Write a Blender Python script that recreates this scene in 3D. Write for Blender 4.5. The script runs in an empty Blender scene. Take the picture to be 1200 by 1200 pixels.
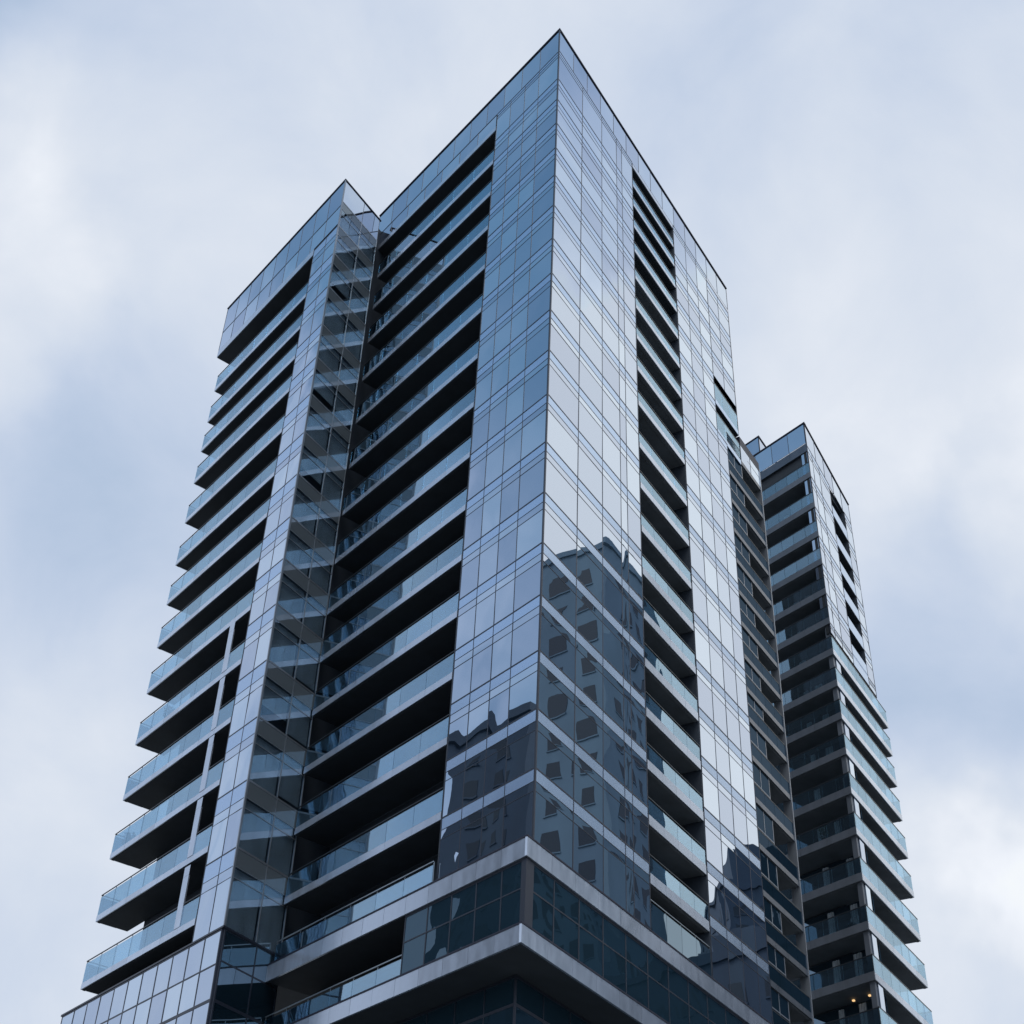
import bpy, math, random
from mathutils import Vector, Matrix
random.seed(7)
scene = bpy.context.scene
COL = scene.collection

# ------------------------------------------------------------------ materials
def mat(name):
    m = bpy.data.materials.new(name); m.use_nodes = True
    nt = m.node_tree; nt.nodes.clear()
    out = nt.nodes.new('ShaderNodeOutputMaterial')
    return m, nt, out
def nd(nt, t, **kw):
    n = nt.nodes.new(t)
    for k, v in kw.items(): setattr(n, k, v)
    return n
def lk(nt, a, b): nt.links.new(a, b)

def principled(name, col, rough=.5, metal=0., var=0., scale=3., bump=0., rvar=0., coat=0.):
    m, nt, out = mat(name)
    b = nd(nt, 'ShaderNodeBsdfPrincipled')
    b.inputs['Roughness'].default_value = rough; b.inputs['Metallic'].default_value = metal
    b.inputs['Base Color'].default_value = (*col, 1); b.inputs['Coat Weight'].default_value = coat
    lk(nt, b.outputs[0], out.inputs[0])
    if var or bump or rvar:
        tc = nd(nt, 'ShaderNodeTexCoord'); mp = nd(nt, 'ShaderNodeMapping')
        mp.inputs['Scale'].default_value = (1, 1, .35)
        n = nd(nt, 'ShaderNodeTexNoise'); n.inputs['Scale'].default_value = scale; n.inputs['Detail'].default_value = 6
        lk(nt, tc.outputs['Object'], mp.inputs[0]); lk(nt, mp.outputs[0], n.inputs['Vector'])
        geo = nd(nt, 'ShaderNodeNewGeometry')
        if var:
            ad = nd(nt, 'ShaderNodeMath', operation='ADD'); lk(nt, n.outputs[0], ad.inputs[0])
            mr = nd(nt, 'ShaderNodeMapRange'); mr.inputs['To Min'].default_value = -.25; mr.inputs['To Max'].default_value = .25
            lk(nt, geo.outputs['Random Per Island'], mr.inputs[0]); lk(nt, mr.outputs[0], ad.inputs[1])
            r = nd(nt, 'ShaderNodeValToRGB')
            r.color_ramp.elements[0].position = .2; r.color_ramp.elements[1].position = .8
            r.color_ramp.elements[0].color = (*[c*(1-var) for c in col], 1)
            r.color_ramp.elements[1].color = (*[min(1, c*(1+var)) for c in col], 1)
            lk(nt, ad.outputs[0], r.inputs[0]); lk(nt, r.outputs[0], b.inputs['Base Color'])
        if rvar:
            m2 = nd(nt, 'ShaderNodeMapRange'); m2.inputs['To Min'].default_value = max(0, rough-rvar); m2.inputs['To Max'].default_value = rough+rvar
            lk(nt, n.outputs[0], m2.inputs[0]); lk(nt, m2.outputs[0], b.inputs['Roughness'])
        if bump:
            bp = nd(nt, 'ShaderNodeBump'); bp.inputs['Strength'].default_value = bump; bp.inputs['Distance'].default_value = .02
            lk(nt, n.outputs[0], bp.inputs['Height']); lk(nt, bp.outputs[0], b.inputs['Normal'])
    return m

def coated_glass(name, tint, fac, base, see=0., rough=.0, wave=.25, vary=.12, thru=(.64, .79, .87)):
    """coated facade glass: mirror reflection over a dark room tone; see > 0 lets that share of light pass"""
    m, nt, out = mat(name)
    gl = nd(nt, 'ShaderNodeBsdfGlossy'); gl.inputs['Roughness'].default_value = rough
    info = nd(nt, 'ShaderNodeObjectInfo'); geo = nd(nt, 'ShaderNodeNewGeometry')
    add = nd(nt, 'ShaderNodeMath', operation='ADD'); lk(nt, info.outputs['Random'], add.inputs[0]); lk(nt, geo.outputs['Random Per Island'], add.inputs[1])
    fr = nd(nt, 'ShaderNodeMath', operation='FRACT'); lk(nt, add.outputs[0], fr.inputs[0])
    ramp = nd(nt, 'ShaderNodeValToRGB')
    ramp.color_ramp.elements[0].color = (*[c*(1-vary) for c in tint], 1)
    ramp.color_ramp.elements[1].color = (*[min(1, c*(1+vary*.6)) for c in tint], 1)
    lk(nt, fr.outputs[0], ramp.inputs[0]); lk(nt, ramp.outputs[0], gl.inputs['Color'])
    df = nd(nt, 'ShaderNodeBsdfDiffuse'); df.inputs['Color'].default_value = (*base, 1)
    lw = nd(nt, 'ShaderNodeLayerWeight'); lw.inputs['Blend'].default_value = .35
    mr = nd(nt, 'ShaderNodeMapRange'); mr.inputs['To Min'].default_value = fac*.72; mr.inputs['To Max'].default_value = min(1., fac*1.15)
    lk(nt, lw.outputs['Facing'], mr.inputs[0])
    mx = nd(nt, 'ShaderNodeMixShader'); lk(nt, mr.outputs[0], mx.inputs[0])
    under = df.outputs[0]
    if see:
        tr = nd(nt, 'ShaderNodeBsdfTransparent'); tr.inputs['Color'].default_value = (*thru, 1)
        m2 = nd(nt, 'ShaderNodeMixShader'); m2.inputs[0].default_value = see
        lk(nt, df.outputs[0], m2.inputs[1]); lk(nt, tr.outputs[0], m2.inputs[2]); under = m2.outputs[0]
    lk(nt, under, mx.inputs[1]); lk(nt, gl.outputs[0], mx.inputs[2]); lk(nt, mx.outputs[0], out.inputs[0])
    if wave:
        tc = nd(nt, 'ShaderNodeTexCoord'); n = nd(nt, 'ShaderNodeTexNoise')
        n.inputs['Scale'].default_value = .55; n.inputs['Detail'].default_value = 1.0
        lk(nt, tc.outputs['Object'], n.inputs['Vector'])
        bp = nd(nt, 'ShaderNodeBump'); bp.inputs['Strength'].default_value = wave; bp.inputs['Distance'].default_value = .03
        lk(nt, n.outputs[0], bp.inputs['Height'])
        lk(nt, bp.outputs[0], gl.inputs['Normal'])
    return m

M = {}
M['curtain']  = coated_glass('curtain_glass', (.71, .805, .97), .90, (.010, .020, .032), wave=.045, vary=.16)
M['clear']    = coated_glass('clear_glass', (.64, .80, .94), .32, (.03, .036, .04), see=.97, wave=.3, thru=(.86, .90, .93))
M['dark_pane']= coated_glass('dark_glass', (.55, .74, .90), .40, (.008, .020, .032), wave=.2)
M['span_glass']= coated_glass('spandrel_glass', (.62, .72, .80), .26, (.12, .145, .165), wave=.4)
M['deep']     = coated_glass('deep_glass', (.50, .72, .92), .17, (.012, .030, .045), wave=.25)
M['link_glass']= coated_glass('link_glass', (.42, .62, .88), .085, (.010, .024, .038), wave=.4)
M['rail']     = coated_glass('railing_glass', (.56, .76, .91), .54, (.02, .04, .05), see=.92, wave=.2)
M['rail_clear'] = coated_glass('clear_railing_glass', (.70, .86, .94), .34, (.02, .035, .04), see=.93, wave=.2)
M['spandrel'] = principled('spandrel_panel', (.46, .60, .80), .26, .9, var=.03, scale=.6, rvar=.04)
M['shadowbox']= principled('shadow_box_panel', (.07, .085, .11), .16, .35, var=.25)
M['metal']    = principled('fascia_metal', (.54, .61, .72), .22, .7, var=.13, scale=2.4, rvar=.10)
M['bronze']   = principled('grey_fascia', (.145, .165, .195), .42, .25, var=.16, scale=1.6, rvar=.1)
M['bluegrey'] = principled('bluegrey_fascia', (.095, .115, .145), .3, .5, var=.15, scale=1.6, rvar=.1)
M['mullion']  = principled('dark_mullion', (.030, .038, .058), .35, .3)
M['alu']      = principled('aluminium_mullion', (.30, .33, .37), .38, .7, var=.1)
M['cap']      = principled('roof_cap', (.015, .018, .04), .5, .2)
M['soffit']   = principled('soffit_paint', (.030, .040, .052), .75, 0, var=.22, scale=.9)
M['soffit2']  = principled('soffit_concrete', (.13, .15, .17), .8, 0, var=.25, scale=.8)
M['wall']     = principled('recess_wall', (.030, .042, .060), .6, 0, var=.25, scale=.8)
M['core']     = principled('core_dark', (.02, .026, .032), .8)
M['blind']    = principled('window_blind', (.40, .47, .51), .85, 0, var=.35, scale=1.0)
M['curtain_cloth'] = principled('curtain_cloth', (.66, .72, .76), .9, 0, var=.3, scale=6)
M['rail_bar'] = principled('handrail_metal', (.05, .06, .07), .35, .6)
M['rail_lite']= principled('handrail_bright', (.35, .40, .44), .3, .8)
M['concrete'] = principled('pale_concrete', (.15, .22, .27), .85, 0, var=.18, scale=.25)
M['brick']    = principled('dark_cladding', (.028, .055, .09), .6, 0, var=.25, scale=.3)
M['hole']     = principled('window_dark', (.008, .020, .034), .6)
M['asphalt']  = principled('asphalt', (.05, .05, .052), .9, 0, var=.25, scale=.6)
M['paving']   = principled('paving', (.22, .22, .21), .85, 0, var=.2, scale=.5)
M['kerb']     = principled('kerb_stone', (.30, .30, .29), .85, 0, var=.15)
M['line']     = principled('road_paint', (.75, .75, .72), .7)
M['leaf']     = principled('leaf', (.05, .09, .04), .6, 0, var=.4, scale=9)
M['pot']      = principled('clay_pot', (.22, .13, .09), .8)
M['cloth']    = principled('chair_fabric', (.30, .33, .36), .85)
def lampmat():
    m, nt, out = mat('warm_lamp'); e = nd(nt, 'ShaderNodeEmission')
    e.inputs['Color'].default_value = (1, .62, .28, 1); e.inputs['Strength'].default_value = 1.1
    lk(nt, e.outputs[0], out.inputs[0]); return m
M['lamp'] = lampmat()

# ------------------------------------------------------------------ builders
class MB:
    def __init__(s): s.v = []; s.f = []; s.smooth = set()
    def hexa(s, p):                                   # 8 points: bottom ring then top ring
        b = len(s.v); s.v += [tuple(q) for q in p]
        for f in ((0,3,2,1),(4,5,6,7),(0,1,5,4),(1,2,6,5),(2,3,7,6),(3,0,4,7)):
            s.f.append(tuple(b+i for i in f))
    def prism(s, pts, z0, z1, fn=None):
        n = len(pts); b = len(s.v)
        for z in (z0, z1):
            for p in pts: s.v.append(fn(p, z) if fn else (p[0], p[1], z))
        s.f.append(tuple(b+i for i in reversed(range(n)))); s.f.append(tuple(b+n+i for i in range(n)))
        for i in range(n):
            j = (i+1) % n; s.f.append((b+i, b+j, b+n+j, b+n+i))
    def build(s, name, m, parent=None):
        me = bpy.data.meshes.new(name); me.from_pydata(s.v, [], s.f)
        import bmesh
        bm = bmesh.new(); bm.from_mesh(me); bmesh.ops.recalc_face_normals(bm, faces=bm.faces); bm.to_mesh(me); bm.free()
        if s.smooth:
            for i in s.smooth: me.polygons[i].use_smooth = True
        me.materials.append(m)
        o = bpy.data.objects.new(name, me); COL.objects.link(o)
        if parent: put(o, parent)
        return o
def put(o, parent):
    o.parent = parent
    o.matrix_parent_inverse = world_of(parent).inverted()
def world_of(o):
    mt = Matrix.Translation(o.location) @ o.rotation_euler.to_matrix().to_4x4()
    return (world_of(o.parent) @ o.matrix_parent_inverse @ mt) if o.parent else mt
def empty(name, loc, parent=None):
    o = bpy.data.objects.new(name, None); COL.objects.link(o); o.location = loc; o.empty_display_size = .5
    if parent: put(o, parent)
    return o
def tag(o, label, cat, group=None, kind=None):
    if label: o['label'] = label
    if cat: o['category'] = cat
    if group: o['group'] = group
    if kind: o['kind'] = kind

class Face:
    """a vertical facade plane: s runs along it, z up, o outwards"""
    def __init__(f, Q, az, side, warp=None, zk=0., u=1., z0=0.):
        f.u = u; f.z0 = z0
        f.Q = Vector(Q); f.D = Vector((math.sin(az), math.cos(az)))
        a2 = az + side*math.pi/2; f.N = Vector((math.sin(a2), math.cos(a2))); f.warp = warp; f.zk = zk
    def xy(f, s, o=0.):
        p = f.Q + f.D*(s*f.u) + f.N*(o*f.u); return (p.x, p.y)
    def P(f, s, z, o=0.):
        x, y = f.xy(s, o)
        if f.zk and z > 46: z = z - f.zk*max(0, s)*(z-46)/22
        if f.warp: return f.warp(x, y, z)
        z = z*f.u + f.z0
        return (x, y, z)
    def box(f, mb, s0, s1, z0, z1, o0, o1, k=0.):
        a, b = s0-o0*k, s0-o1*k                          # k: mitre of the start where two faces meet
        mb.hexa([f.P(a,z0,o0), f.P(s1,z0,o0), f.P(s1,z0,o1), f.P(b,z0,o1),
                 f.P(a,z1,o0), f.P(s1,z1,o0), f.P(s1,z1,o1), f.P(b,z1,o1)])

def pane(face, s0, s1, z0, z1, o, parent, m, amp=.0022, name='pane', n=6):
    """one sheet of glass, very slightly bowed and tilted as real panes are"""
    mb = MB(); g = .005
    s0 += g; s1 -= g; z0 += g; z1 -= g
    ta, tb = random.gauss(0, .0012), random.gauss(0, .0012); k = random.gauss(0, 1)*amp; k2 = random.gauss(0, 1)*amp*.6
    ph = random.random()*6
    for j in range(n+1):
        for i in range(n+1):
            u, v = i/n, j/n
            d = k*math.sin(math.pi*u)*math.sin(math.pi*v)*1.6 + k2*math.sin(2*math.pi*u+ph)*math.cos(math.pi*v)
            d += ta*(u-.5)*(s1-s0) + tb*(v-.5)*(z1-z0)
            mb.v.append(face.P(s0+(s1-s0)*u, z0+(z1-z0)*v, o+d))
    for j in range(n):
        for i in range(n):
            a = j*(n+1)+i; mb.smooth.add(len(mb.f)); mb.f.append((a, a+1, a+n+2, a+n+1))
    # back sheet and rim give it thickness (own vertices, so the face keeps its true normals)
    b = len(mb.v)
    for (s, z, q) in ((s0,z0,0),(s1,z0,n),(s1,z1,(n+1)*(n+1)-1),(s0,z1,n*(n+1))):
        mb.v.append(face.P(s, z, o-.03)); mb.v.append(mb.v[q])
    mb.f.append((b, b+6, b+4, b+2))
    for q in range(4):
        r = (q+1) % 4; mb.f.append((b+2*q, b+2*r, b+2*r+1, b+2*q+1))
    return mb.build(name, m, parent)

def curtain(face, ss, zs, parent, rows=(.58, 1.02), glass='curtain', row2='curtain', span='spandrel', mull='mullion', o=0., thick=(), mw=.034, tw=1.1,
            blind=0., top_open=False, amp=.0014, name='window_band', mid=None):
    """storey by storey: a frame mesh (transoms + mullions) that parents its panes and spandrel panel"""
    for k in range(len(zs)-1):
        zt, zb = zs[k], zs[k+1]; h = zt-zb
        r1 = min(rows[0], h*.3) if rows else 0; r2 = min(rows[1], h*.5) if rows else 0
        fr = MB(); t = .030*tw
        face.box(fr, ss[0], ss[-1], zt-t, zt+t, o-.08, o+.012)
        if rows:
            face.box(fr, ss[0], ss[-1], zt-r1-.011*tw, zt-r1+.011*tw, o-.08, o+.006)
            face.box(fr, ss[0], ss[-1], zt-r2-.012*tw, zt-r2+.012*tw, o-.08, o+.006)
        if mid: face.box(fr, ss[0], ss[-1], zt-h*mid-.016*tw, zt-h*mid+.016*tw, o-.08, o+.008)
        for i, s in enumerate(ss):
            w = mw*(1.6 if i in thick else 1.)
            a, b = s-w/2, s+w/2
            if i == 0: a, b = s+.002, s+w
            if i == len(ss)-1: a, b = s-w, s-.002
            face.box(fr, a, b, zb+t+.001, zt-t-.001, o-.085, o+.009)
        w = fr.build(name, M[mull], parent)
        if rows:
            sp = MB()
            for i in range(len(ss)-1):
                face.box(sp, ss[i]+.006, ss[i+1]-.006, zt-r1+.004, zt-.006, o-.07, o-.004+.004*random.random())
            sp.build('spandrel', M[span], w)
        for i in range(len(ss)-1):
            a, b = ss[i], ss[i+1]
            if rows:
                pane(face, a, b, zt-r2, zt-r1, o-.006, w, M[row2], amp*.5, 'transom_pane', 3)
                zz = [(zb, zt-r2)]
            elif mid: zz = [(zb, zt-h*mid), (zt-h*mid, zt)]
            else: zz = [(zb, zt)]
            for q, (z0, z1) in enumerate(zz):
                pane(face, a, b, z0, z1, o-.006, w, M[glass if q == 0 else row2], amp)
                if blind and random.random() < blind:
                    bl = MB(); hh = random.choice([.55, .85, 1, 1, 1])
                    face.box(bl, a+.1, b-.1, z1-(z1-z0)*hh, zt-r1-.03, o-.16, o-.13); bl.build('blind', M['blind'], w)

KM = 1/math.tan(1.24412)
def balcony(face, s0, s1, zb, parent, k=0., fas=.55, rail=.95, depth=2., o=0., fmat='metal', sof='soffit', seam=2.4, panel=1.9, ret1=0, ret0=0, slab_in=None, bar='rail_bar', gmat='rail', gap=.13, posts=True, fr_o=.0):
    """one balcony: soffit slab that parents its fascia, glass railing and handrail; ret1/ret0 = depth of the railing round the free end"""
    sl = MB(); face.box(sl, s0+.01, s1-.01, zb+.012, zb+fas-.03, o-depth, o-.065, k)
    face.box(sl, s0+.02+k*.3, s1-.02, zb-.022, zb+.012, o-.26, o-.12)          # drip edge under the slab
    b = sl.build('balcony', M[sof], parent)
    f = MB(); n = max(1, round((s1-s0)/seam)); st = (s1-s0)/n
    for i in range(n): face.box(f, s0+i*st+.006, s0+(i+1)*st-.006, zb, zb+fas, o-.06, o+.004*random.random())
    if ret1: face.box(f, s1-.05, s1+.0, zb+.003, zb+fas-.003, o-ret1, o-.066)
    if ret0: face.box(f, s0, s0+.05, zb+.003, zb+fas-.003, o-ret0, o-.066)
    f.build('fascia', M[fmat], b)
    g = MB(); n = max(1, round((s1-s0)/panel)); st = (s1-s0)/n; zt = zb+fas+rail
    for i in range(n): face.box(g, s0+i*st+.012, s0+(i+1)*st-.012, zb+fas+.02, zt, o-.035, o-.018)
    if ret1: face.box(g, s1-.035, s1-.018, zb+fas+.02, zt, o-ret1, o-.045)
    if ret0: face.box(g, s0+.018, s0+.035, zb+fas+.02, zt, o-ret0, o-.045)
    g.build('glass_railing', M[gmat], b)
    h = MB(); face.box(h, s0, s1, zt+gap-.03, zt+gap+.02, o-.05, o-.005)
    if ret1: face.box(h, s1-.05, s1-.005, zt+gap-.03, zt+gap+.02, o-ret1, o-.051)
    if ret0: face.box(h, s0+.005, s0+.05, zt+gap-.03, zt+gap+.02, o-ret0, o-.051)
    if posts:
        for i in range(n+1):
            s = min(max(s0+i*st, s0+.03), s1-.03)
            face.box(h, s-.018, s+.018, zb+fas+.01, zt+gap-.03, o-.06, o-.037)
        if ret1: face.box(h, s1-.06, s1-.037, zb+fas+.01, zt+gap-.03, o-ret1, o-ret1+.04)
    h.build('handrail', M[bar], b)
    return b

def corner(fa, oa, fb, ob):
    """plan point where two facade planes, moved out by oa and ob, meet"""
    p, d = Vector(fa.xy(0, oa)), fa.D; q, e = Vector(fb.xy(0, ob)), fb.D
    t = ((q.x-p.x)*e.y - (q.y-p.y)*e.x)/(d.x*e.y - d.y*e.x)
    r = p + d*t; return (r.x, r.y)

# ------------------------------------------------------------------ plan
AL, AR = -0.65856, 0.58554
C0 = (1.4897, 49.7117)
FL = Face(C0, AL, -1); FR = Face(C0, AR, 1)
S_W = 19.35                                            # where the wing meets the left face
Qw = FL.xy(S_W)
def wing_warp(x, y, z):
    d = z-50; return (x + d*(-.018*math.sin(AR) + .006*math.sin(AL)), y + d*(-.018*math.cos(AR) + .006*math.cos(AL)), z)
Wc = (Qw[0]-4.2*math.sin(AR), Qw[1]-4.2*math.cos(AR))
WL = Face(Wc, AL, -1, wing_warp); WS = Face(Wc, AR, 1, wing_warp)
Kc = FR.xy(29.3)
RU, RZ0 = 1.22, -.35                                    # storeys of the right tower are a little taller
Rc = (24.855, 86.198); Kr = (21.62, 90.37)
RL = Face(Rc, AL, -1, u=RU, z0=RZ0); RR = Face(Rc, AR, 1, zk=.20, u=RU, z0=RZ0)
KL = Face(Kr, AL, -1, u=RU, z0=RZ0)
rf = lambda p, z: (p[0], p[1], z*RU+RZ0)

# ------------------------------------------------------------------ central tower
T = empty('glass_tower', (*C0, 0))
tag(T, 'tallest tower, sharp corner of blue mirror glass between two tall slots of dark balconies', 'tower')
LV = [80.62, 77.6, 75.37, 72.87, 70.39, 67.74, 64.95, 62.02, 59.08, 56.13, 53.06, 49.86, 46.62, 43.4, 40.36, 37.4, 34.43, 31.51, 28.71, 25.52]
ROOF = 83.15
core = MB()
pts = [corner(FL, -.16, FR, -.16)] + [FR.xy(*q) for q in ((10.14,-.16),(10.14,-2.2),(16.4,-2.2),(16.4,-.16),(22.0,-.16),(22.0,-2.2),(25.85,-2.2))]
e = Vector(FR.xy(25.85, -2.2)); e2 = e + FL.D*22; l1 = Vector(FL.xy(19.2, -2.2)); l2 = l1 + FR.D*20
pts += [tuple(e2), tuple(l2), tuple(l1), FL.xy(6.35,-2.2), FL.xy(6.35,-.16)]
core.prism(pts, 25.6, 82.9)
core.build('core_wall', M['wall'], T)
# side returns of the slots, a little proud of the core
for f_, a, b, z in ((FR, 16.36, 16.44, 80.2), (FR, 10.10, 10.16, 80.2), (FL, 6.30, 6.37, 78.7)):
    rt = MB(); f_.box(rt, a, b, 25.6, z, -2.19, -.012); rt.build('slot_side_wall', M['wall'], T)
# corner strip
cs = MB(); a = corner(FL, .03, FR, .03); cs.prism([a, FR.xy(.05, .03), FR.xy(.05, -.1), corner(FL, -.1, FR, -.1), FL.xy(.05, -.1), FL.xy(.05, .03)], 25.53, ROOF-.02)
cs.build('corner_mullion', M['mullion'], T)

SL = [.05, 1.95, 3.38, 4.85, 6.3]; SR = [.05, 3.15, 5.75, 7.8, 8.55, 10.1]; SB = [16.44, 18.4, 20.2, 22.0, 23.55]
curtain(FL, SL, LV[1:], T)
curtain(FR, SR, LV[1:], T, thick=(1,))
curtain(FR, SB[:4], [z for z in LV[1:] if z > 64.9], T)
curtain(FR, SB, [z for z in LV[1:] if z < 66], T, amp=.0016)
curtain(FR, [22.0, 23.9, 25.84], [80.30]+[z for z in LV[1:] if z > 70], T)
# parapet courses
def course(face, s0, s1, n, zt, zb, parent, strip=.0, o=0.):
    ss = [s0+(s1-s0)*i/n for i in range(n+1)]
    curtain(face, ss, [zt, zb], parent, rows=None, name='parapet_panel', mw=.03, o=o)
curtain(FL, SL, [LV[0], LV[1]], T, rows=(.3, .6))
course(FL, .05, 20.5, 11, ROOF-.05, LV[0], T)
course(FL, 6.35, 20.5, 7, LV[0], 79.3, T)
course(FR, .05, 25.85, 14, ROOF-.05, 80.75, T)
curtain(FR, SR, [80.75, LV[1]], T, rows=(.3, .6))
curtain(FR, SB[:4], [80.75, LV[1]], T, rows=(.3, .6))
# header strips over the slots and their soffits
for f_, a, b, z in ((FL, 6.36, 20.5, 78.86), (FR, 10.16, 16.36, 80.30), (FR, 22.02, 25.85, 80.35)):
    hd = MB(); f_.box(hd, a, b, z, 79.27 if f_ is FL else 80.66, -2.2, .01); hd = hd.build('slot_header', M['metal'], T)
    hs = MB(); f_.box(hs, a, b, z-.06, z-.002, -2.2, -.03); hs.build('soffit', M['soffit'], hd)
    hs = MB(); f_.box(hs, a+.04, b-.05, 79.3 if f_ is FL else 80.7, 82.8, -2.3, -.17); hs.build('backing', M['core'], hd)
# roof cap and flat roof
rc = MB()
for f_, L_ in ((FL, 20.5), (FR, 25.9)):
    f_.box(rc, .25, L_, ROOF-.04, ROOF+.06, -.3, .06)
rc.prism([corner(FL, .06, FR, .06), FR.xy(.248, .06), FR.xy(.248, -.3), corner(FL, -.3, FR, -.3), FL.xy(.248, -.3), FL.xy(.248, .06)], ROOF-.04, ROOF+.06)
rc.build('roof_cap', M['cap'], T)
ew = MB(); e = Vector(FR.xy(25.86, .0)); d2 = FL.D; 
ew.hexa([(*FR.xy(25.86,.0),67.7),(*FR.xy(25.92,.0),67.7),(*(Vector(FR.xy(25.92,0))+d2*22),67.7),(*(Vector(FR.xy(25.86,0))+d2*22),67.7),
         (*FR.xy(25.86,.0),ROOF-.06),(*FR.xy(25.92,.0),ROOF-.06),(*(Vector(FR.xy(25.92,0))+d2*22),ROOF-.06),(*(Vector(FR.xy(25.86,0))+d2*22),ROOF-.06)])
ew.build('end_wall', M['shadowbox'], T)

# left slot balconies
for zb in [75.28, 72.01, 68.64, 64.97, 61.15, 57.28, 53.48, 49.78, 46.14, 42.87, 39.42, 35.89, 32.41, 28.69]:
    balcony(FL, 6.38, 19.30+.006*(zb-50), zb, T, fas=.38, rail=1.05, panel=2.15, seam=2.15)
# right slot balconies
for zb in [78.2, 76.1, 73.85, 71.4, 68.75, 66.0, 63.25, 60.5, 57.6, 54.25, 51.2, 48.1, 45.2, 42.35, 39.4, 36.5, 33.6, 30.7, 27.8]:
    q = min(1, max(0, (78-zb)/38))
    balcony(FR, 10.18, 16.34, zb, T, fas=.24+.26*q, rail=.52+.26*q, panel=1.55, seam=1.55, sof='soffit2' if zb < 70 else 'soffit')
# glazed doors at the back of the slots
for k in range(len(LV)-1):
    zb = LV[k+1]
    d = MB()
    FR.box(d, 10.4, 16.2, zb+.2, LV[k]-.5, -2.19, -2.14)
    d.build('balcony_door', M['dark_pane'], T)
# far bay, upper part: shallow loggias with glass fronts
for k, z in enumerate(LV[1:]):
    if z < 64: break
    if z > 69: continue
    b = balcony(FR, 22.04, 25.84, z-.1, T, fas=.40, rail=1.55 if k % 3 else 1.2, panel=1.27, seam=1.27, fmat='spandrel', gap=.05, posts=False)
# far bay, lower part, out to the inner corner
lk_z = [65.0, 62.4, 59.9, 57.4, 54.9, 52.4, 50.0, 47.6, 45.26, 43.18, 40.64, 37.99, 35.18, 32.48, 29.97, 27.6, 25.2]
lc = MB(); p0 = Vector(FR.xy(23.6, -2.2)); p1 = Vector(FR.xy(29.28, -2.2))
lc.prism([tuple(p0), tuple(p1), tuple(p1+FL.D*22), tuple(p0+FL.D*22)], 20, 67.2)
lc.build('link_wall', M['wall'], T)
lr = MB(); FR.box(lr, 25.93, 29.28, 66.9, 67.6, -2.2, .01); lr.build('link_roof', M['cap'], T)
course(FR, 25.93, 29.28, 2, 66.88, 65.1, T)
for i, zb in enumerate(lk_z):
    nxt = lk_z[i-1] if i else 66.4
    b = balcony(FR, 23.6, 29.27, zb, T, fas=.34, rail=.80, fmat='bluegrey', gmat='link_glass', sof='soffit2', seam=2.8, panel=1.45, gap=.04, posts=False)
    # left half closed by dark panes
    fr = MB(); 
    for s in (23.62, 24.75, 26.0): FR.box(fr, s, s+.07, zb+.36, nxt-.02, -.12, -.068)
    FR.box(fr, 23.69, 26.0, zb+1.32, zb+1.38, -.12, -.06)
    w = fr.build('window_band', M['alu'], T)
    for s0, s1 in ((23.69, 24.75), (24.82, 26.0)):
        pane(FR, s0, s1, zb+1.38, nxt-.03, -.085, w, M['link_glass'], .004)
        pane(FR, s0, s1, zb+.36, zb+1.32, -.085, w, M['link_glass'], .004)
km = MB(); FR.box(km, 29.2, 29.3, 20, 67.0, -.5, .05); km.build('inner_corner_post', M['alu'], T)

# podium: two projecting metal ledges with a glass storey between
OL, OR = .46, .06
def ring(mb, ol, orr, z0, z1, back=2.6, sl=19.0, sr=30.):
    a = corner(FL, ol, FR, orr); b = corner(FL, ol-back, FR, orr-back)
    mb.prism([a, FR.xy(sr, orr), FR.xy(sr, orr-back), b], z0, z1); mb.prism([a, b, FL.xy(sl, ol-back), FL.xy(sl, ol)], z0, z1)
def ledge(zt, zb, ol, orr, name):
    L = MB(); ca = corner(FL, ol, FR, orr); ci = corner(FL, ol-.1, FR, orr-.1)
    ra = (Vector(ca)-Vector(FR.xy(0, orr))).dot(FR.D); la = (Vector(ca)-Vector(FL.xy(0, ol))).dot(FL.D)
    n = 15; st = (28.-ra)/n
    for i in range(n): FR.box(L, ra+i*st+(.0 if i == 0 else .008), ra+(i+1)*st-.008, zb, zt, orr-.1, orr+.004*random.random())
    n = 12; st = (19.0-la)/n
    for i in range(n): FL.box(L, la+i*st+(.11 if i == 0 else .008), la+(i+1)*st-.008, zb, zt, ol-.1, ol+.004*random.random())
    o = L.build(name, M['metal'], T)
    t = MB(); ring(t, ol+.03, orr+.03, zt+.004, zt+.07); t.build('drip_edge', M['cap'], o)
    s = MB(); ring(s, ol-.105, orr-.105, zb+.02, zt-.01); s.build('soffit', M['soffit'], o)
    return o
ledge(25.45, 24.66, OL, OR, 'podium_ledge')
ledge(21.85, 21.13, OL+.2, OR+.02, 'podium_ledge')
pg = [(FL, OL-.12, [-.2+1.62*i for i in range(6)]), (FR, OR-.12, [-.2+2.0*i for i in range(13)])]
for f_, o_, ss in pg:
    ca = corner(FL, OL-.12, FR, OR-.12); f0 = (Vector(ca)-Vector(f_.xy(0, o_))).dot(f_.D)
    ss[0] = f0+.03
    curtain(f_, ss, [24.62, 21.9], T, rows=None, mid=.42, glass='deep', row2='deep', mull='mullion', o=o_, mw=.07, tw=1.8, amp=.005)
pc = MB(); ca = corner(FL, OL-.3, FR, OR-.3)
pc.prism([ca, FR.xy(28, OR-.3), tuple(Vector(FR.xy(28, OR-.3))+FL.D*10), tuple(Vector(FL.xy(18.9, -3))+FR.D*3), FL.xy(18.9, -2.5), FL.xy(8.0, -2.5), FL.xy(8.0, OL-.3)], 21.9, 24.6)
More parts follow.
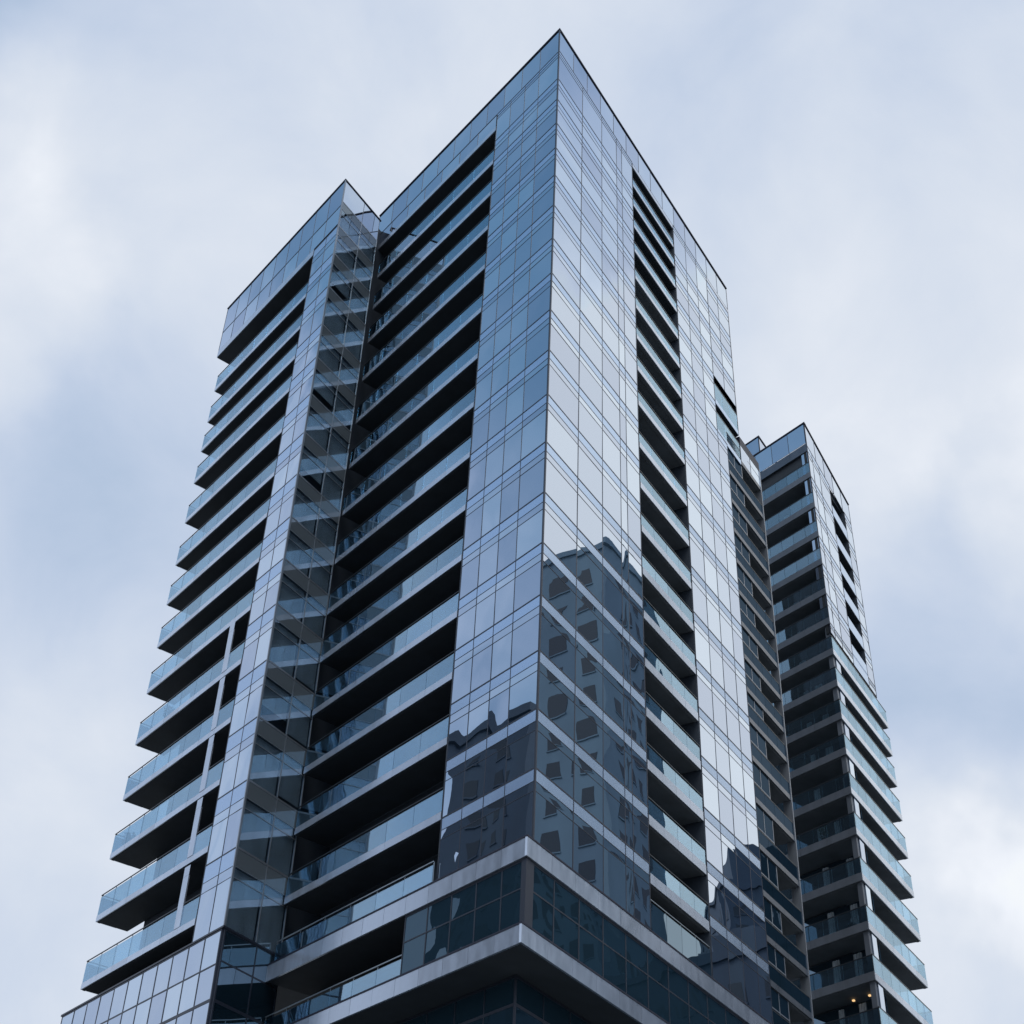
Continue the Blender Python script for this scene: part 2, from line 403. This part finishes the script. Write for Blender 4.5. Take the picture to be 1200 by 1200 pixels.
pc.prism([corner(FL,-1.5,FR,-2.0), FR.xy(23,-2.0), tuple(Vector(FR.xy(23,-2.0))+FL.D*8), FL.xy(15,-6), FL.xy(15,-1.5)], 0.01, 21.1)
pc.build('podium_core', M['core'], T)
cp = MB(); ca = corner(FL, OL-.09, FR, OR-.09); cb = corner(FL, OL-.2, FR, OR-.2)
cp.prism([ca, FR.xy(.2, OR-.09), cb, FL.xy(.2, OL-.09)], 21.9, 24.62); cp.build('corner_mullion', M['mullion'], T)
# balcony front of the lower storey on the left, and the railing above the ledge
for zz, s0 in ((25.52, 6.4), (21.92, 8.1)):
    g = MB(); n = 6; st = (18.95-s0)/n
    for i in range(n): FL.box(g, s0+i*st+.012, s0+(i+1)*st-.012, zz+.02, zz+1.0, OL-.3, OL-.28)
    r = g.build('glass_railing', M['rail'], T)
    h = MB(); FL.box(h, s0, 18.95, zz+1.14, zz+1.19, OL-.31, OL-.27)
    for i in range(n+1): FL.box(h, s0+i*st-.02, s0+i*st+.02, zz+.02, zz+1.14, OL-.33, OL-.305)
    h.build('handrail', M['rail_lite'], r)
g = MB()
for i in range(4): FR.box(g, 10.2+i*1.55+.012, 10.2+(i+1)*1.55-.012, 25.54, 26.9, -.05, -.03)
r = g.build('glass_railing', M['dark_pane'], T); h = MB(); FR.box(h, 10.2, 16.36, 27.02, 27.07, -.07, -.03)
for i in range(5): FR.box(h, 10.2+i*1.53, 10.24+i*1.53, 26.6, 27.02, -.08, -.052)
h.build('handrail', M['rail_lite'], r)
# recessed glazing under the lower ledge
cq = Vector(corner(FL, -1.3, FR, -1.8))
for f_, o_, st, n in ((FL, -1.3, 1.9, 9), (FR, -1.8, 2.1, 12)):
    f0 = (cq-Vector(f_.xy(0, o_))).dot(f_.D)
    curtain(f_, [f0+.02+st*i for i in range(n)], [21.08, 20.0, 16.5], T, rows=None, glass='deep', row2='deep', o=o_, mw=.06, tw=2)

# ------------------------------------------------------------------ left wing
Wg = empty('tower_wing', (*Wc, 0))
tag(Wg, 'left wing of the tower, long stacked balconies running past its left edge, see-through glass side', 'tower wing')
WV = [78.8, 76.2, 73.3, 70.0, 66.4, 63.4, 60.2, 57.0, 53.7, 50.5, 47.5, 44.4, 40.8, 37.35, 33.75, 30.15, 26.2]
WROOF = 81.15
wc = MB(); wf = lambda p, z: wing_warp(p[0], p[1], z)
wp = [corner(WL, -.4, WS, -.4), WS.xy(16, -.4), tuple(Vector(WS.xy(16, -.4))+WL.D*13), WL.xy(13.6, -2.0), WL.xy(3.05, -2.0), WL.xy(3.05, -.4)]
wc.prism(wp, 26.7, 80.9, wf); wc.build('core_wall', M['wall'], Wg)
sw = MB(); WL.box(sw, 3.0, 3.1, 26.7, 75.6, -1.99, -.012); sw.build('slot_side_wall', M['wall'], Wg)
cm = MB(); cm.prism([corner(WL,.03,WS,.03), WS.xy(.05,.03), WS.xy(.05,-.1), corner(WL,-.1,WS,-.1), WL.xy(.05,-.1), WL.xy(.05,.03)], 26.22, WROOF, wf)
cm.build('corner_mullion', M['alu'], Wg)
curtain(WL, [.05, 1.45, 3.05], WV[1:], Wg, rows=(.95, 1.5), glass='curtain', span='spandrel', amp=.006)
curtain(WS, [.05, 2.3, 4.16], WV, Wg, rows=(.95, 1.5), glass='clear', row2='clear', span='span_glass', mull='alu', mw=.06, tw=1.6, amp=.006, blind=1.0)
curtain(WS, [.05, 2.3, 4.16], [WROOF-.05, WV[0]], Wg, rows=None, glass='curtain', amp=.004)
for z in WV:
    fl = MB(); WS.box(fl, .12, 4.1, z-.3, z-.02, -.39, -.12, KM); fl.build('floor_slab', M['core'], Wg)
# parapet box on the left face
course(WL, .05, 16.5, 9, WROOF-.05, 78.4, Wg)
course(WL, .05, 16.5, 9, 78.4, 76.45, Wg)
hd = MB(); WL.box(hd, 3.1, 16.5, 75.75, 76.4, -1.9, .012); hd.build('slot_header', M['metal'], Wg)
hs = MB(); WL.box(hs, 3.1, 16.48, 75.68, 75.748, -1.9, -.02); WL.box(hs, 3.1, 16.46, 76.43, 80.9, -1.9, -.13); hs.build('slot_soffit', M['soffit'], Wg)
rc = MB(); WL.box(rc, .22, 16.54, WROOF-.04, WROOF+.05, -.3, .05); WS.box(rc, .22, 4.3, WROOF-.04, WROOF+.05, -.3, .05)
rc.prism([corner(WL,.05,WS,.05), WS.xy(.218,.05), WS.xy(.218,-.3), corner(WL,-.3,WS,-.3), WL.xy(.218,-.3), WL.xy(.218,.05)], WROOF-.04, WROOF+.05, wf)
rc.build('roof_cap', M['cap'], Wg)
for zb in [71.49, 68.38, 65.56, 62.6, 59.08, 55.5, 52.3, 48.97, 45.58, 42.0, 38.32, 34.64, 30.94, 27.18]:
    low = zb < 46
    b = balcony(WL, 3.12, 15.55, zb, Wg, fas=.34, rail=1.08, panel=1.75, seam=1.75, depth=1.95, ret1=1.25)
    if zb < 44:
        p = MB(); WL.box(p, 4.72, 5.3, zb+.36, zb+3.05, -.05, .02); WL.box(p, 4.72, 5.3, zb+3.06, zb+3.6, .01, .02)
        p.build('pier_panel', M['metal'], b)
# glazed base of the wing
curtain(WL, [.05+1.55*i for i in range(12)], [26.1, 22.8, 19.5, 16], Wg, rows=None, mid=.5, glass='curtain', mull='mullion', mw=.08, tw=2.4, o=.05, amp=.004)
curtain(WS, [.05, 2.35, 4.16], [26.1, 22.8, 19.5, 16], Wg, rows=None, mid=.45, glass='dark_pane', row2='dark_pane', mull='mullion', mw=.08, tw=2.4, o=.05)
wb = MB(); wb.prism([corner(WL,-.2,WS,-.2), WS.xy(4.2,-.2), tuple(Vector(WS.xy(4.2,-.2))+WL.D*17), WL.xy(17.2,-.2)], 0.01, 26.05, wf); wb.build('base_core', M['core'], Wg)
bt = MB(); WL.box(bt, 0.3, 17.2, 26.11, 26.2, -.2, .1); WS.box(bt, .3, 4.2, 26.11, 26.2, -.2, .1)
bt.prism([corner(WL,.1,WS,.1), WS.xy(.298,.1), WS.xy(.298,-.2), corner(WL,-.2,WS,-.2), WL.xy(.298,-.2), WL.xy(.298,.1)], 26.11, 26.2, wf)
bt.build('base_cornice', M['mullion'], Wg)

# ------------------------------------------------------------------ right tower
R = empty('balcony_tower', (*Rc, 0))
tag(R, 'shorter right-hand tower with dark stacked balconies on its left face and a glass top', 'tower')
RZ = [66.08, 63.6, 60.9, 58.4, 56.1, 53.7, 51.4, 49.1, 46.8, 44.5, 42.1, 39.55, 37.0, 34.25, 31.45, 28.7, 25.9, 23.2, 20.5]
RROOF = 68.6
rc = MB()
rp = [corner(RL, -2., RR, -2.), RR.xy(7.0, -2.), tuple(Vector(RR.xy(7.0, -2.))+RL.D*14), tuple(Vector(RL.xy(6.2, -2.))+RL.D*12), RL.xy(6.2, -2.)]
rc.prism(rp, 0.3, 66, rf); rc.build('core_wall', M['wall'], R)
# top storey band on both faces
course(RL, .05, 6.2, 4, RROOF-.05, 66.75, R)
zt = [66.7]+[z for z in RZ if z > 50][1:]
hd = MB(); RL.box(hd, .03, 6.2, 66.0, 66.7, -1.9, -.012, KM); hd.build('slot_header', M['bluegrey'], R)
course(RR, .05, 8.1, 5, RROOF-.05, 66.5, R)
rwz = [66.5]+[z+.1 for z in RZ if 50 < z < 66]+[50.75]
curtain(RR, [.05, .85, 2.1, 4.0], rwz, R, rows=(.5, .9), amp=.006)
curtain(RR, [6.75, 8.1], rwz, R, rows=(.5, .9), amp=.006)
for k in range(len(rwz)-1):
    b = MB(); RR.box(b, 4.03, 6.72, rwz[k+1]+.0, rwz[k+1]+.95, -.12, -.0)
    b = b.build('slot_panel', M['spandrel'], R)
    s = MB(); RR.box(s, 4.03, 6.72, rwz[k+1]-.06, rwz[k+1]-.004, -2., -.03); s.build('slot_soffit', M['soffit'], b)
sd = MB(); RR.box(sd, 3.98, 4.03, 50.75, 66.45, -2, -.03); RR.box(sd, 6.72, 6.77, 50.75, 66.45, -2, -.03); RR.box(sd, 4.03, 6.72, 50.75, 66.45, -2.0, -1.6); sd.build('slot_side_wall', M['wall'], R)
fb = MB(); RR.box(fb, .06, 3.97, 50.75, 66.4, -.35, -.14, KM); RR.box(fb, 6.78, 8.05, 50.75, 66.4, -1.1, -.14); fb.build('back_panel', M['core'], R)
ub = MB(); RR.box(ub, 6.77, 8.1, 50.62, 50.74, -1.1, .0); ub.build('box_soffit', M['soffit'], R)
tr = MB(); tr.prism([corner(RL,-.2,RR,-.2), RR.xy(7.9,-.2), tuple(Vector(RR.xy(7.9,-.2))+RL.D*9), tuple(Vector(RL.xy(4.3,-.2))+RL.D*8)], 65.2, 66.0, rf); tr.build('roof_slab', M['soffit'], R)
cp = MB(); RL.box(cp, .25, 6.2, RROOF-.04, RROOF+.05, -.25, .05); RR.box(cp, .25, 8.14, RROOF-.04, RROOF+.05, -.25, .05)
cp.prism([corner(RL,.05,RR,.05), RR.xy(.248,.05), RR.xy(.248,-.25), corner(RL,-.25,RR,-.25), RL.xy(.248,-.25), RL.xy(.248,.05)], RROOF-.04, RROOF+.05, rf)
cp.build('roof_cap', M['cap'], R)
# corner column
cc = MB(); cc.prism([corner(RL,-.12,RR,-.12), RR.xy(.5,-.12), RR.xy(.5,-.5), RL.xy(.5,-.5), RL.xy(.5,-.12)], 20, 66.0, rf); cc.build('corner_column', M['bronze'], R)
for i, zb in enumerate(RZ[1:]):
    up = zb > 50
    nxt = RZ[i]
    b = balcony(RL, .02, 6.2, zb, R, KM, fas=.46, rail=.86, fmat='bronze', gmat='rail_clear', sof='soffit2', seam=2.2, panel=1.1, gap=.03, posts=True)
    # room front behind the balcony: doors, curtains
    d = MB(); RL.box(d, .9, 2.2, zb+.5, nxt-.1, -1.95, -1.9); RL.box(d, 2.3, 5.9, zb+.5, nxt-.1, -1.95, -1.9); d.build('balcony_door', M['dark_pane'], b)
    for s in (3.9, random.uniform(1.0, 3.2)):
        q = MB(); wd = random.uniform(.35, .6)
        for j in range(5): RL.box(q, s-wd/2+j*wd/5, s-wd/2+(j+.8)*wd/5, zb+.5, nxt-.2, -1.88+.03*(j % 2), -1.84+.03*(j % 2))
        q.build('drape', M['curtain_cloth'], b)
    if up:
        p = MB(); RL.box(p, .06, .62, zb+.47, nxt-.01, -.12, -.07); p.build('corner_pane', M['curtain'], b)
    else:
        w = balcony(RR, .02, 9.75, zb+.005, R, KM, fas=.40, rail=.95, depth=2., seam=1.95, panel=1.35, gap=.04, ret1=1.9, sof='soffit2')
        p = MB(); RR.box(p, .55, 1.25, zb+.42, nxt-.02, -.14, -.06); p.build('corner_pane', M['curtain'], w)
        if abs(zb-25.9) < .1:
            for s in (1.5, 2.6):
                lm = MB(); RL.box(lm, s, s+.12, nxt-.13, nxt-.05, -1.5, -1.38); lm.build('ceiling_lamp', M['lamp'], b)
# rooftop box behind the inner corner
X = empty('rooftop_box', (*Kr, 80), R)
bx = Vector(KL.xy(.55, -.9)); BF = Face(tuple(bx), AL, -1, u=RU, z0=RZ0); BR = Face(tuple(bx), AR, 1, u=RU, z0=RZ0)
curtain(BF, [.03, 1.9, 4.0], [71.1, 66.5], X, rows=None, amp=.003); curtain(BR, [.03, 1.5, 3.0, 4.5], [71.1, 66.5], X, rows=None, amp=.003)
q = MB(); q.prism([corner(BF,-.12,BR,-.12), BR.xy(4.5,-.12), tuple(Vector(BR.xy(4.5,-.12))+BF.D*4), BF.xy(4,-.12)], 66, 71.0, rf); q.build('box_core', M['core'], X)
q = MB(); q.prism([corner(BF,.05,BR,.05), BR.xy(4.55,.05), tuple(Vector(BR.xy(4.55,.05))+BF.D*4), BF.xy(4.05,.05)], 71.11, 71.2, rf); q.build('roof_cap', M['cap'], X)

# ------------------------------------------------------------------ things on the balconies
def plant(face, s, z, o, label, tall=1.2):
    t = empty('potted_plant', face.P(s, z, o)); tag(t, label, 'plant', 'potted plants on the balconies')
    x, y, z = face.P(s, z, o)
    def cone(mb, r0, r1, z0, z1, n=10):
        b = len(mb.v)
        for r, zz in ((r0, z0), (r1, z1)):
            for i in range(n): mb.v.append((x+r*math.cos(i*2*math.pi/n), y+r*math.sin(i*2*math.pi/n), zz))
        mb.f.append(tuple(b+i for i in range(n))); mb.f.append(tuple(b+n+i for i in range(n)))
        for i in range(n): mb.f.append((b+i, b+(i+1) % n, b+n+(i+1) % n, b+n+i))
    p = MB(); cone(p, .14, .2, z+.004, z+.36); p.build('pot', M['pot'], t)
    p = MB(); cone(p, .025, .012, z+.362, z+tall*.8); p.build('stem', M['pot'], t)
    f = MB()
    for i in range(190):
        a = random.random()*6.28; r = .34*math.sqrt(random.random()); h = z+.5+(tall-.5)*random.random(); k = .08+.06*random.random()
        c = Vector((x+r*math.cos(a), y+r*math.sin(a), h)); d = Vector((random.gauss(0,1), random.gauss(0,1), random.gauss(0,.6))).normalized(); e = d.orthogonal().normalized()
        b = len(f.v); f.v += [tuple(c-d*k), tuple(c+e*k*.4), tuple(c+d*k), tuple(c-e*k*.4)]; f.f.append((b, b+1, b+2, b+3))
    f.build('foliage', M['leaf'], t)
def chair(face, s, z, o, label):
    t = empty('balcony_chair', face.P(s, z, o)); tag(t, label, 'chair', 'chairs on the balconies')
    m = MB(); face.box(m, s-.24, s+.24, z+.42, z+.46, o-.24, o+.24); m.build('seat', M['cloth'], t)
    m = MB(); face.box(m, s-.24, s+.24, z+.50, z+.95, o-.27, o-.23); m.build('backrest', M['cloth'], t)
    for a in (-.21, .21):
        for q in (-.22, .22):
            m = MB(); face.box(m, s+a-.018, s+a+.018, z+.003, z+.418, o+q-.018, o+q+.018); m.build('leg', M['rail_bar'], t)
for f_, s_, zb, fas, o_, kind, lab in [
    (WL, 14.7, 34.64, .34, -.5, plant, 'leafy potted plant at the free end of a low left-wing balcony'),
    (WL, 12.6, 42.0, .34, -.5, plant, 'leafy potted plant halfway along a left-wing balcony'),
    (WL, 13.6, 38.32, .34, -.55, chair, 'grey balcony chair near the free end of a left-wing balcony'),
    (FR, 15.4, 36.5, .50, -.45, chair, 'grey balcony chair in the narrow balcony slot of the right glass face'),
    (FR, 12.2, 42.35, .50, -.45, plant, 'leafy potted plant in the narrow balcony slot of the right glass face')]:
    kind(f_, s_, zb+fas-.028, o_, lab)
for s_, zb, kind, lab in [(2.6, 37.0, plant, 'tall leafy potted plant on a dark left-face balcony of the right tower'),
                          (1.4, 31.45, chair, 'grey balcony chair on a dark left-face balcony of the right tower')]:
    g_ = Face(RL.xy(0, 0), AL, -1); kind(g_, s_*RU, (zb+.46-.03)*RU+RZ0+.003, -.5, lab)

# ------------------------------------------------------------------ buildings across the street (seen mirrored in the facades; the last one is added)
def block(name, label, cat, cx, cy, w, d, h, rot, mwall, fh=3.2, bay=3.4, win=(1.5, 1.6), steps=(), group=None):
    t = empty(name, (cx, cy, 0)); tag(t, label, cat, group)
    ca, sa = math.cos(rot), math.sin(rot)
    def W(x, y, z): return (cx+ca*x-sa*y, cy+sa*x+ca*y, z)
    def bxx(mb, x0, x1, y0, y1, z0, z1): mb.hexa([W(x0,y0,z0),W(x1,y0,z0),W(x1,y1,z0),W(x0,y1,z0),W(x0,y0,z1),W(x1,y0,z1),W(x1,y1,z1),W(x0,y1,z1)])
    b = MB(); bxx(b, -w/2, w/2, -d/2, d/2, 0.01, h); b.build('wall', M[mwall], t)
    p = MB(); bxx(p, -w/2-.3, w/2+.3, -d/2-.3, d/2+.3, h, h+.9); r = p.build('roof', M[mwall], t)
    for (x0, x1, y0, y1, hh) in steps:
        q = MB(); bxx(q, x0, x1, y0, y1, h+.9, h+.9+hh); q.build('plant_room', M[mwall], r)
    nf = int((h-4)/fh)
    for k in range(nf):
        z = h-1.2-fh*(k+1)+.6
        m = MB(); g = MB(); nb = int((w-1)/bay); x0 = -nb*bay/2
        for i in range(nb):
            a = x0+i*bay+(bay-win[0])/2
            for y in (-d/2, d/2): bxx(m, a, a+win[0], y-.04, y+.04, z, z+win[1]); bxx(g, a-.1, a+win[0]+.1, y-.14, y+.14, z-.16, z-.002)
        nb = int((d-1)/bay); x0 = -nb*bay/2
        for i in range(nb):
            a = x0+i*bay+(bay-win[0])/2
            for x in (-w/2, w/2): bxx(m, x-.04, x+.04, a, a+win[0], z, z+win[1]); bxx(g, x-.14, x+.14, a-.1, a+win[0]+.1, z-.16, z-.002)
        f = m.build('window_row', M['hole'], t); g.build('sill', M[mwall], f)
        if k > 24: break
    return t
def mirror(face, x, y):
    p = Vector((x, y)); d = (p-face.Q).dot(face.N); r = p - 2*d*face.N; return r.x, r.y
bx_, by_ = mirror(FR, 8.6, 147)
block('concrete_tower', 'pale concrete apartment tower with square windows, mirrored in the glass right of the sharp corner', 'tower', bx_, by_, 13, 18, 108, math.radians(59), 'concrete', fh=4.4, bay=4.2, win=(2.0, 2.4), steps=((-3, 3, -5, 4, 2.4),))
bx_, by_ = mirror(FR, 40, 192)
block('office_block', 'dark stepped office block, mirrored low in the glass beside the right balconies', 'office block', bx_, by_, 17, 16, 84, math.radians(20), 'brick', steps=((-8, -1, -6, 6, 6), (2, 7, -5, 5, 3)))
bx_, by_ = mirror(FL, 4.2, 128)
block('clad_building', 'dark clad building with flat roof, mirrored at the foot of the left glass face', 'building', bx_, by_, 15, 11, 72.5, math.radians(30), 'brick')

bx_, by_ = mirror(FR, 16, 128)  # added block: keeps bright sky out of the podium glass reflections
block('reflection_block', 'low long dark block, added to darken the reflection in the lowest glass storey under the right face', 'building', bx_, by_, 40, 12, 47, math.radians(-25), 'brick', fh=3.4, bay=3.6, win=(1.6, 1.8), steps=((-16, -9, -4, 4, 2.5),))

# ------------------------------------------------------------------ ground
def sheet(name, pts, z, m, kind='structure'):
    b = MB(); b.v = [(x, y, z) for x, y in pts]; b.f = [tuple(range(len(pts)))]
    o = b.build(name, m); o['kind'] = kind; return o
sheet('ground', [(-900,-900),(900,-900),(900,900),(-900,900)], 0, M['paving'])
sheet('road', [(-300,6),(-300,-12),(300,-12),(300,6)], .004, M['asphalt'])
b = MB()
for i in range(-30, 31): b.hexa([(i*9,-3.1,.005),(i*9+4,-3.1,.005),(i*9+4,-2.95,.005),(i*9,-2.95,.005),(i*9,-3.1,.008),(i*9+4,-3.1,.008),(i*9+4,-2.95,.008),(i*9,-2.95,.008)])
o = b.build('road_marking', M['line']); o['kind'] = 'structure'
b = MB(); b.hexa([(-300,6,0),(300,6,0),(300,6.3,0),(-300,6.3,0),(-300,6,.13),(300,6,.13),(300,6.3,.13),(-300,6.3,.13)])
o = b.build('kerb', M['kerb']); o['kind'] = 'structure'

# ------------------------------------------------------------------ sky
SUN_EL, SUN_AZ = math.radians(50), math.radians(178)
wd = bpy.data.worlds.new('World'); scene.world = wd; wd.use_nodes = True
nt = wd.node_tree; nt.nodes.clear()
out = nd(nt, 'ShaderNodeOutputWorld')
sky = nd(nt, 'ShaderNodeTexSky', sky_type='NISHITA', sun_disc=False); sky.sun_elevation = SUN_EL; sky.sun_rotation = SUN_AZ
sky.air_density = 1.2; sky.dust_density = 2.0
b1 = nd(nt, 'ShaderNodeBackground'); b1.inputs['Strength'].default_value = .08; lk(nt, sky.outputs[0], b1.inputs[0])
tc = nd(nt, 'ShaderNodeTexCoord')
nz = nd(nt, 'ShaderNodeVectorMath', operation='NORMALIZE'); lk(nt, tc.outputs['Generated'], nz.inputs[0])
def noise(scale, detail, rough, off, zs=1.):
    mp = nd(nt, 'ShaderNodeMapping'); mp.inputs['Location'].default_value = off; mp.inputs['Scale'].default_value = (1, 1, zs)
    lk(nt, nz.outputs[0], mp.inputs[0])
    n = nd(nt, 'ShaderNodeTexNoise'); n.inputs['Scale'].default_value = scale; n.inputs['Detail'].default_value = detail; n.inputs['Roughness'].default_value = rough
    n.inputs['Distortion'].default_value = .35
    lk(nt, mp.outputs[0], n.inputs['Vector']); return n.outputs[0]
def mth(op, a, b=None, clamp=False):
    n = nd(nt, 'ShaderNodeMath', operation=op, use_clamp=clamp)
    for i, q in enumerate((a, b)):
        if q is None: continue
        if isinstance(q, (int, float)): n.inputs[i].default_value = q
        else: lk(nt, q, n.inputs[i])
    return n.outputs[0]
wn = nd(nt, 'ShaderNodeTexNoise'); wn.inputs['Scale'].default_value = 5.; wn.inputs['Detail'].default_value = 5; lk(nt, nz.outputs[0], wn.inputs['Vector'])
wv = nd(nt, 'ShaderNodeVectorMath', operation='MULTIPLY_ADD'); lk(nt, wn.outputs['Color'], wv.inputs[0]); wv.inputs[1].default_value = (.30, .30, .30); lk(nt, nz.outputs[0], wv.inputs[2])
wo = nd(nt, 'ShaderNodeVectorMath', operation='SUBTRACT'); lk(nt, wv.outputs[0], wo.inputs[0]); wo.inputs[1].default_value = (.15, .15, .15)
wz = nd(nt, 'ShaderNodeVectorMath', operation='NORMALIZE'); lk(nt, wo.outputs[0], wz.inputs[0])
def blob(d, r0, r1, amt):
    """cloud lit or shaded around one direction of the sky"""
    v = Vector(d).normalized()
    n = nd(nt, 'ShaderNodeVectorMath', operation='DOT_PRODUCT'); n.inputs[1].default_value = v; lk(nt, wz.outputs[0], n.inputs[0])
    mr = nd(nt, 'ShaderNodeMapRange', interpolation_type='SMOOTHSTEP')
    mr.inputs['From Min'].default_value = math.cos(math.radians(r1)); mr.inputs['From Max'].default_value = math.cos(math.radians(r0))
    mr.inputs['To Min'].default_value = 0; mr.inputs['To Max'].default_value = amt
    lk(nt, n.outputs['Value'], mr.inputs[0]); return mr.outputs[0]
n1 = noise(2.6, 7, .52, (3.1, 1.7, .4)); n2 = noise(6.5, 8, .55, (7.3, 2.2, 5.1)); n3 = noise(1.3, 4, .5, (.6, 8.8, 2.7))
dens = mth('ADD', .265, mth('ADD', mth('MULTIPLY', n1, .36), mth('ADD', mth('MULTIPLY', n2, .27), mth('MULTIPLY', n3, .10))))
for d, a, b_, amt in [((.335,.72,.608), 0, 4, .05), ((.342,.858,.384), 0, 4.5, .11), ((-.354,.601,.717), 1, 7, .10), ((-.318,.76,.567), 0, 12, -.09),
                      ((.312,.777,.546), 0, 8, -.17), ((.30,.66,.69), 0, 14, .05), ((.62,.34,.70), 0, 18, .26), ((.70,.45,.53), 0, 24, .34),
                      ((.48,.22,.85), 0, 18, -.22), ((-.68,.17,.71), 0, 36, -.36), ((-.85,.22,.45), 0, 20, .10), ((-.70,.42,.58), 0, 14, .26)]:
    dens = mth('ADD', dens, blob(d, a, b_, amt))
ramp = nd(nt, 'ShaderNodeValToRGB')
cr = ramp.color_ramp; cr.interpolation = 'B_SPLINE'
cr.elements[0].position = .22; cr.elements[0].color = (.12, .30, .49, 1)
cr.elements[1].position = .98; cr.elements[1].color = (1.32, 1.34, 1.38, 1)
for p_, c_ in ((.38, (.36, .49, .67, 1)), (.52, (.55, .64, .81, 1)), (.64, (.68, .75, .86, 1)), (.78, (.86, .89, .95, 1))):
    e = cr.elements.new(p_); e.color = c_
lk(nt, dens, ramp.inputs[0])
b2 = nd(nt, 'ShaderNodeBackground'); b2.inputs['Strength'].default_value = 1.0; lk(nt, ramp.outputs[0], b2.inputs[0])
cov = nd(nt, 'ShaderNodeMapRange', interpolation_type='SMOOTHSTEP'); cov.inputs['From Min'].default_value = .2; cov.inputs['From Max'].default_value = .5
cov.inputs['To Min'].default_value = .78; cov.inputs['To Max'].default_value = .97
lk(nt, dens, cov.inputs[0])
mx = nd(nt, 'ShaderNodeMixShader'); lk(nt, cov.outputs[0], mx.inputs[0]); lk(nt, b1.outputs[0], mx.inputs[1]); lk(nt, b2.outputs[0], mx.inputs[2])
lk(nt, mx.outputs[0], out.inputs['Surface'])

sl = bpy.data.lights.new('sun', 'SUN'); sl.energy = .7; sl.angle = math.radians(25); sl.color = (1, .96, .9)
so = bpy.data.objects.new('sun', sl); COL.objects.link(so)
sd_ = Vector((math.sin(SUN_AZ)*math.cos(SUN_EL), math.cos(SUN_AZ)*math.cos(SUN_EL), math.sin(SUN_EL)))
so.rotation_euler = sd_.to_track_quat('Z', 'Y').to_euler(); so.location = sd_*200

# ------------------------------------------------------------------ camera
F, PITCH, ROLL = 1601.79/1200, .682904, .05181
cd = bpy.data.cameras.new('camera'); cam = bpy.data.objects.new('camera', cd); COL.objects.link(cam)
cd.sensor_width = 36; cd.lens = 36*F; cd.clip_end = 3000; cd.clip_start = .1
c_, s_ = math.cos(ROLL), math.sin(ROLL)
r0 = Vector((1,0,0)); f0 = Vector((0, math.cos(PITCH), math.sin(PITCH))); u0 = Vector((0, -math.sin(PITCH), math.cos(PITCH)))
r_ = r0*c_ + u0*s_; u_ = u0*c_ - r0*s_
cam.matrix_world = Matrix(((r_.x,u_.x,-f0.x,0),(r_.y,u_.y,-f0.y,0),(r_.z,u_.z,-f0.z,1.6),(0,0,0,1)))
scene.camera = cam
vs = scene.view_settings; vs.view_transform = 'Standard'; vs.look = 'None'; vs.exposure = 0; vs.gamma = 1; vs.use_curve_mapping = False
scene.cycles.max_bounces = 10; scene.cycles.glossy_bounces = 6; scene.cycles.transparent_max_bounces = 16; scene.cycles.use_denoising = True
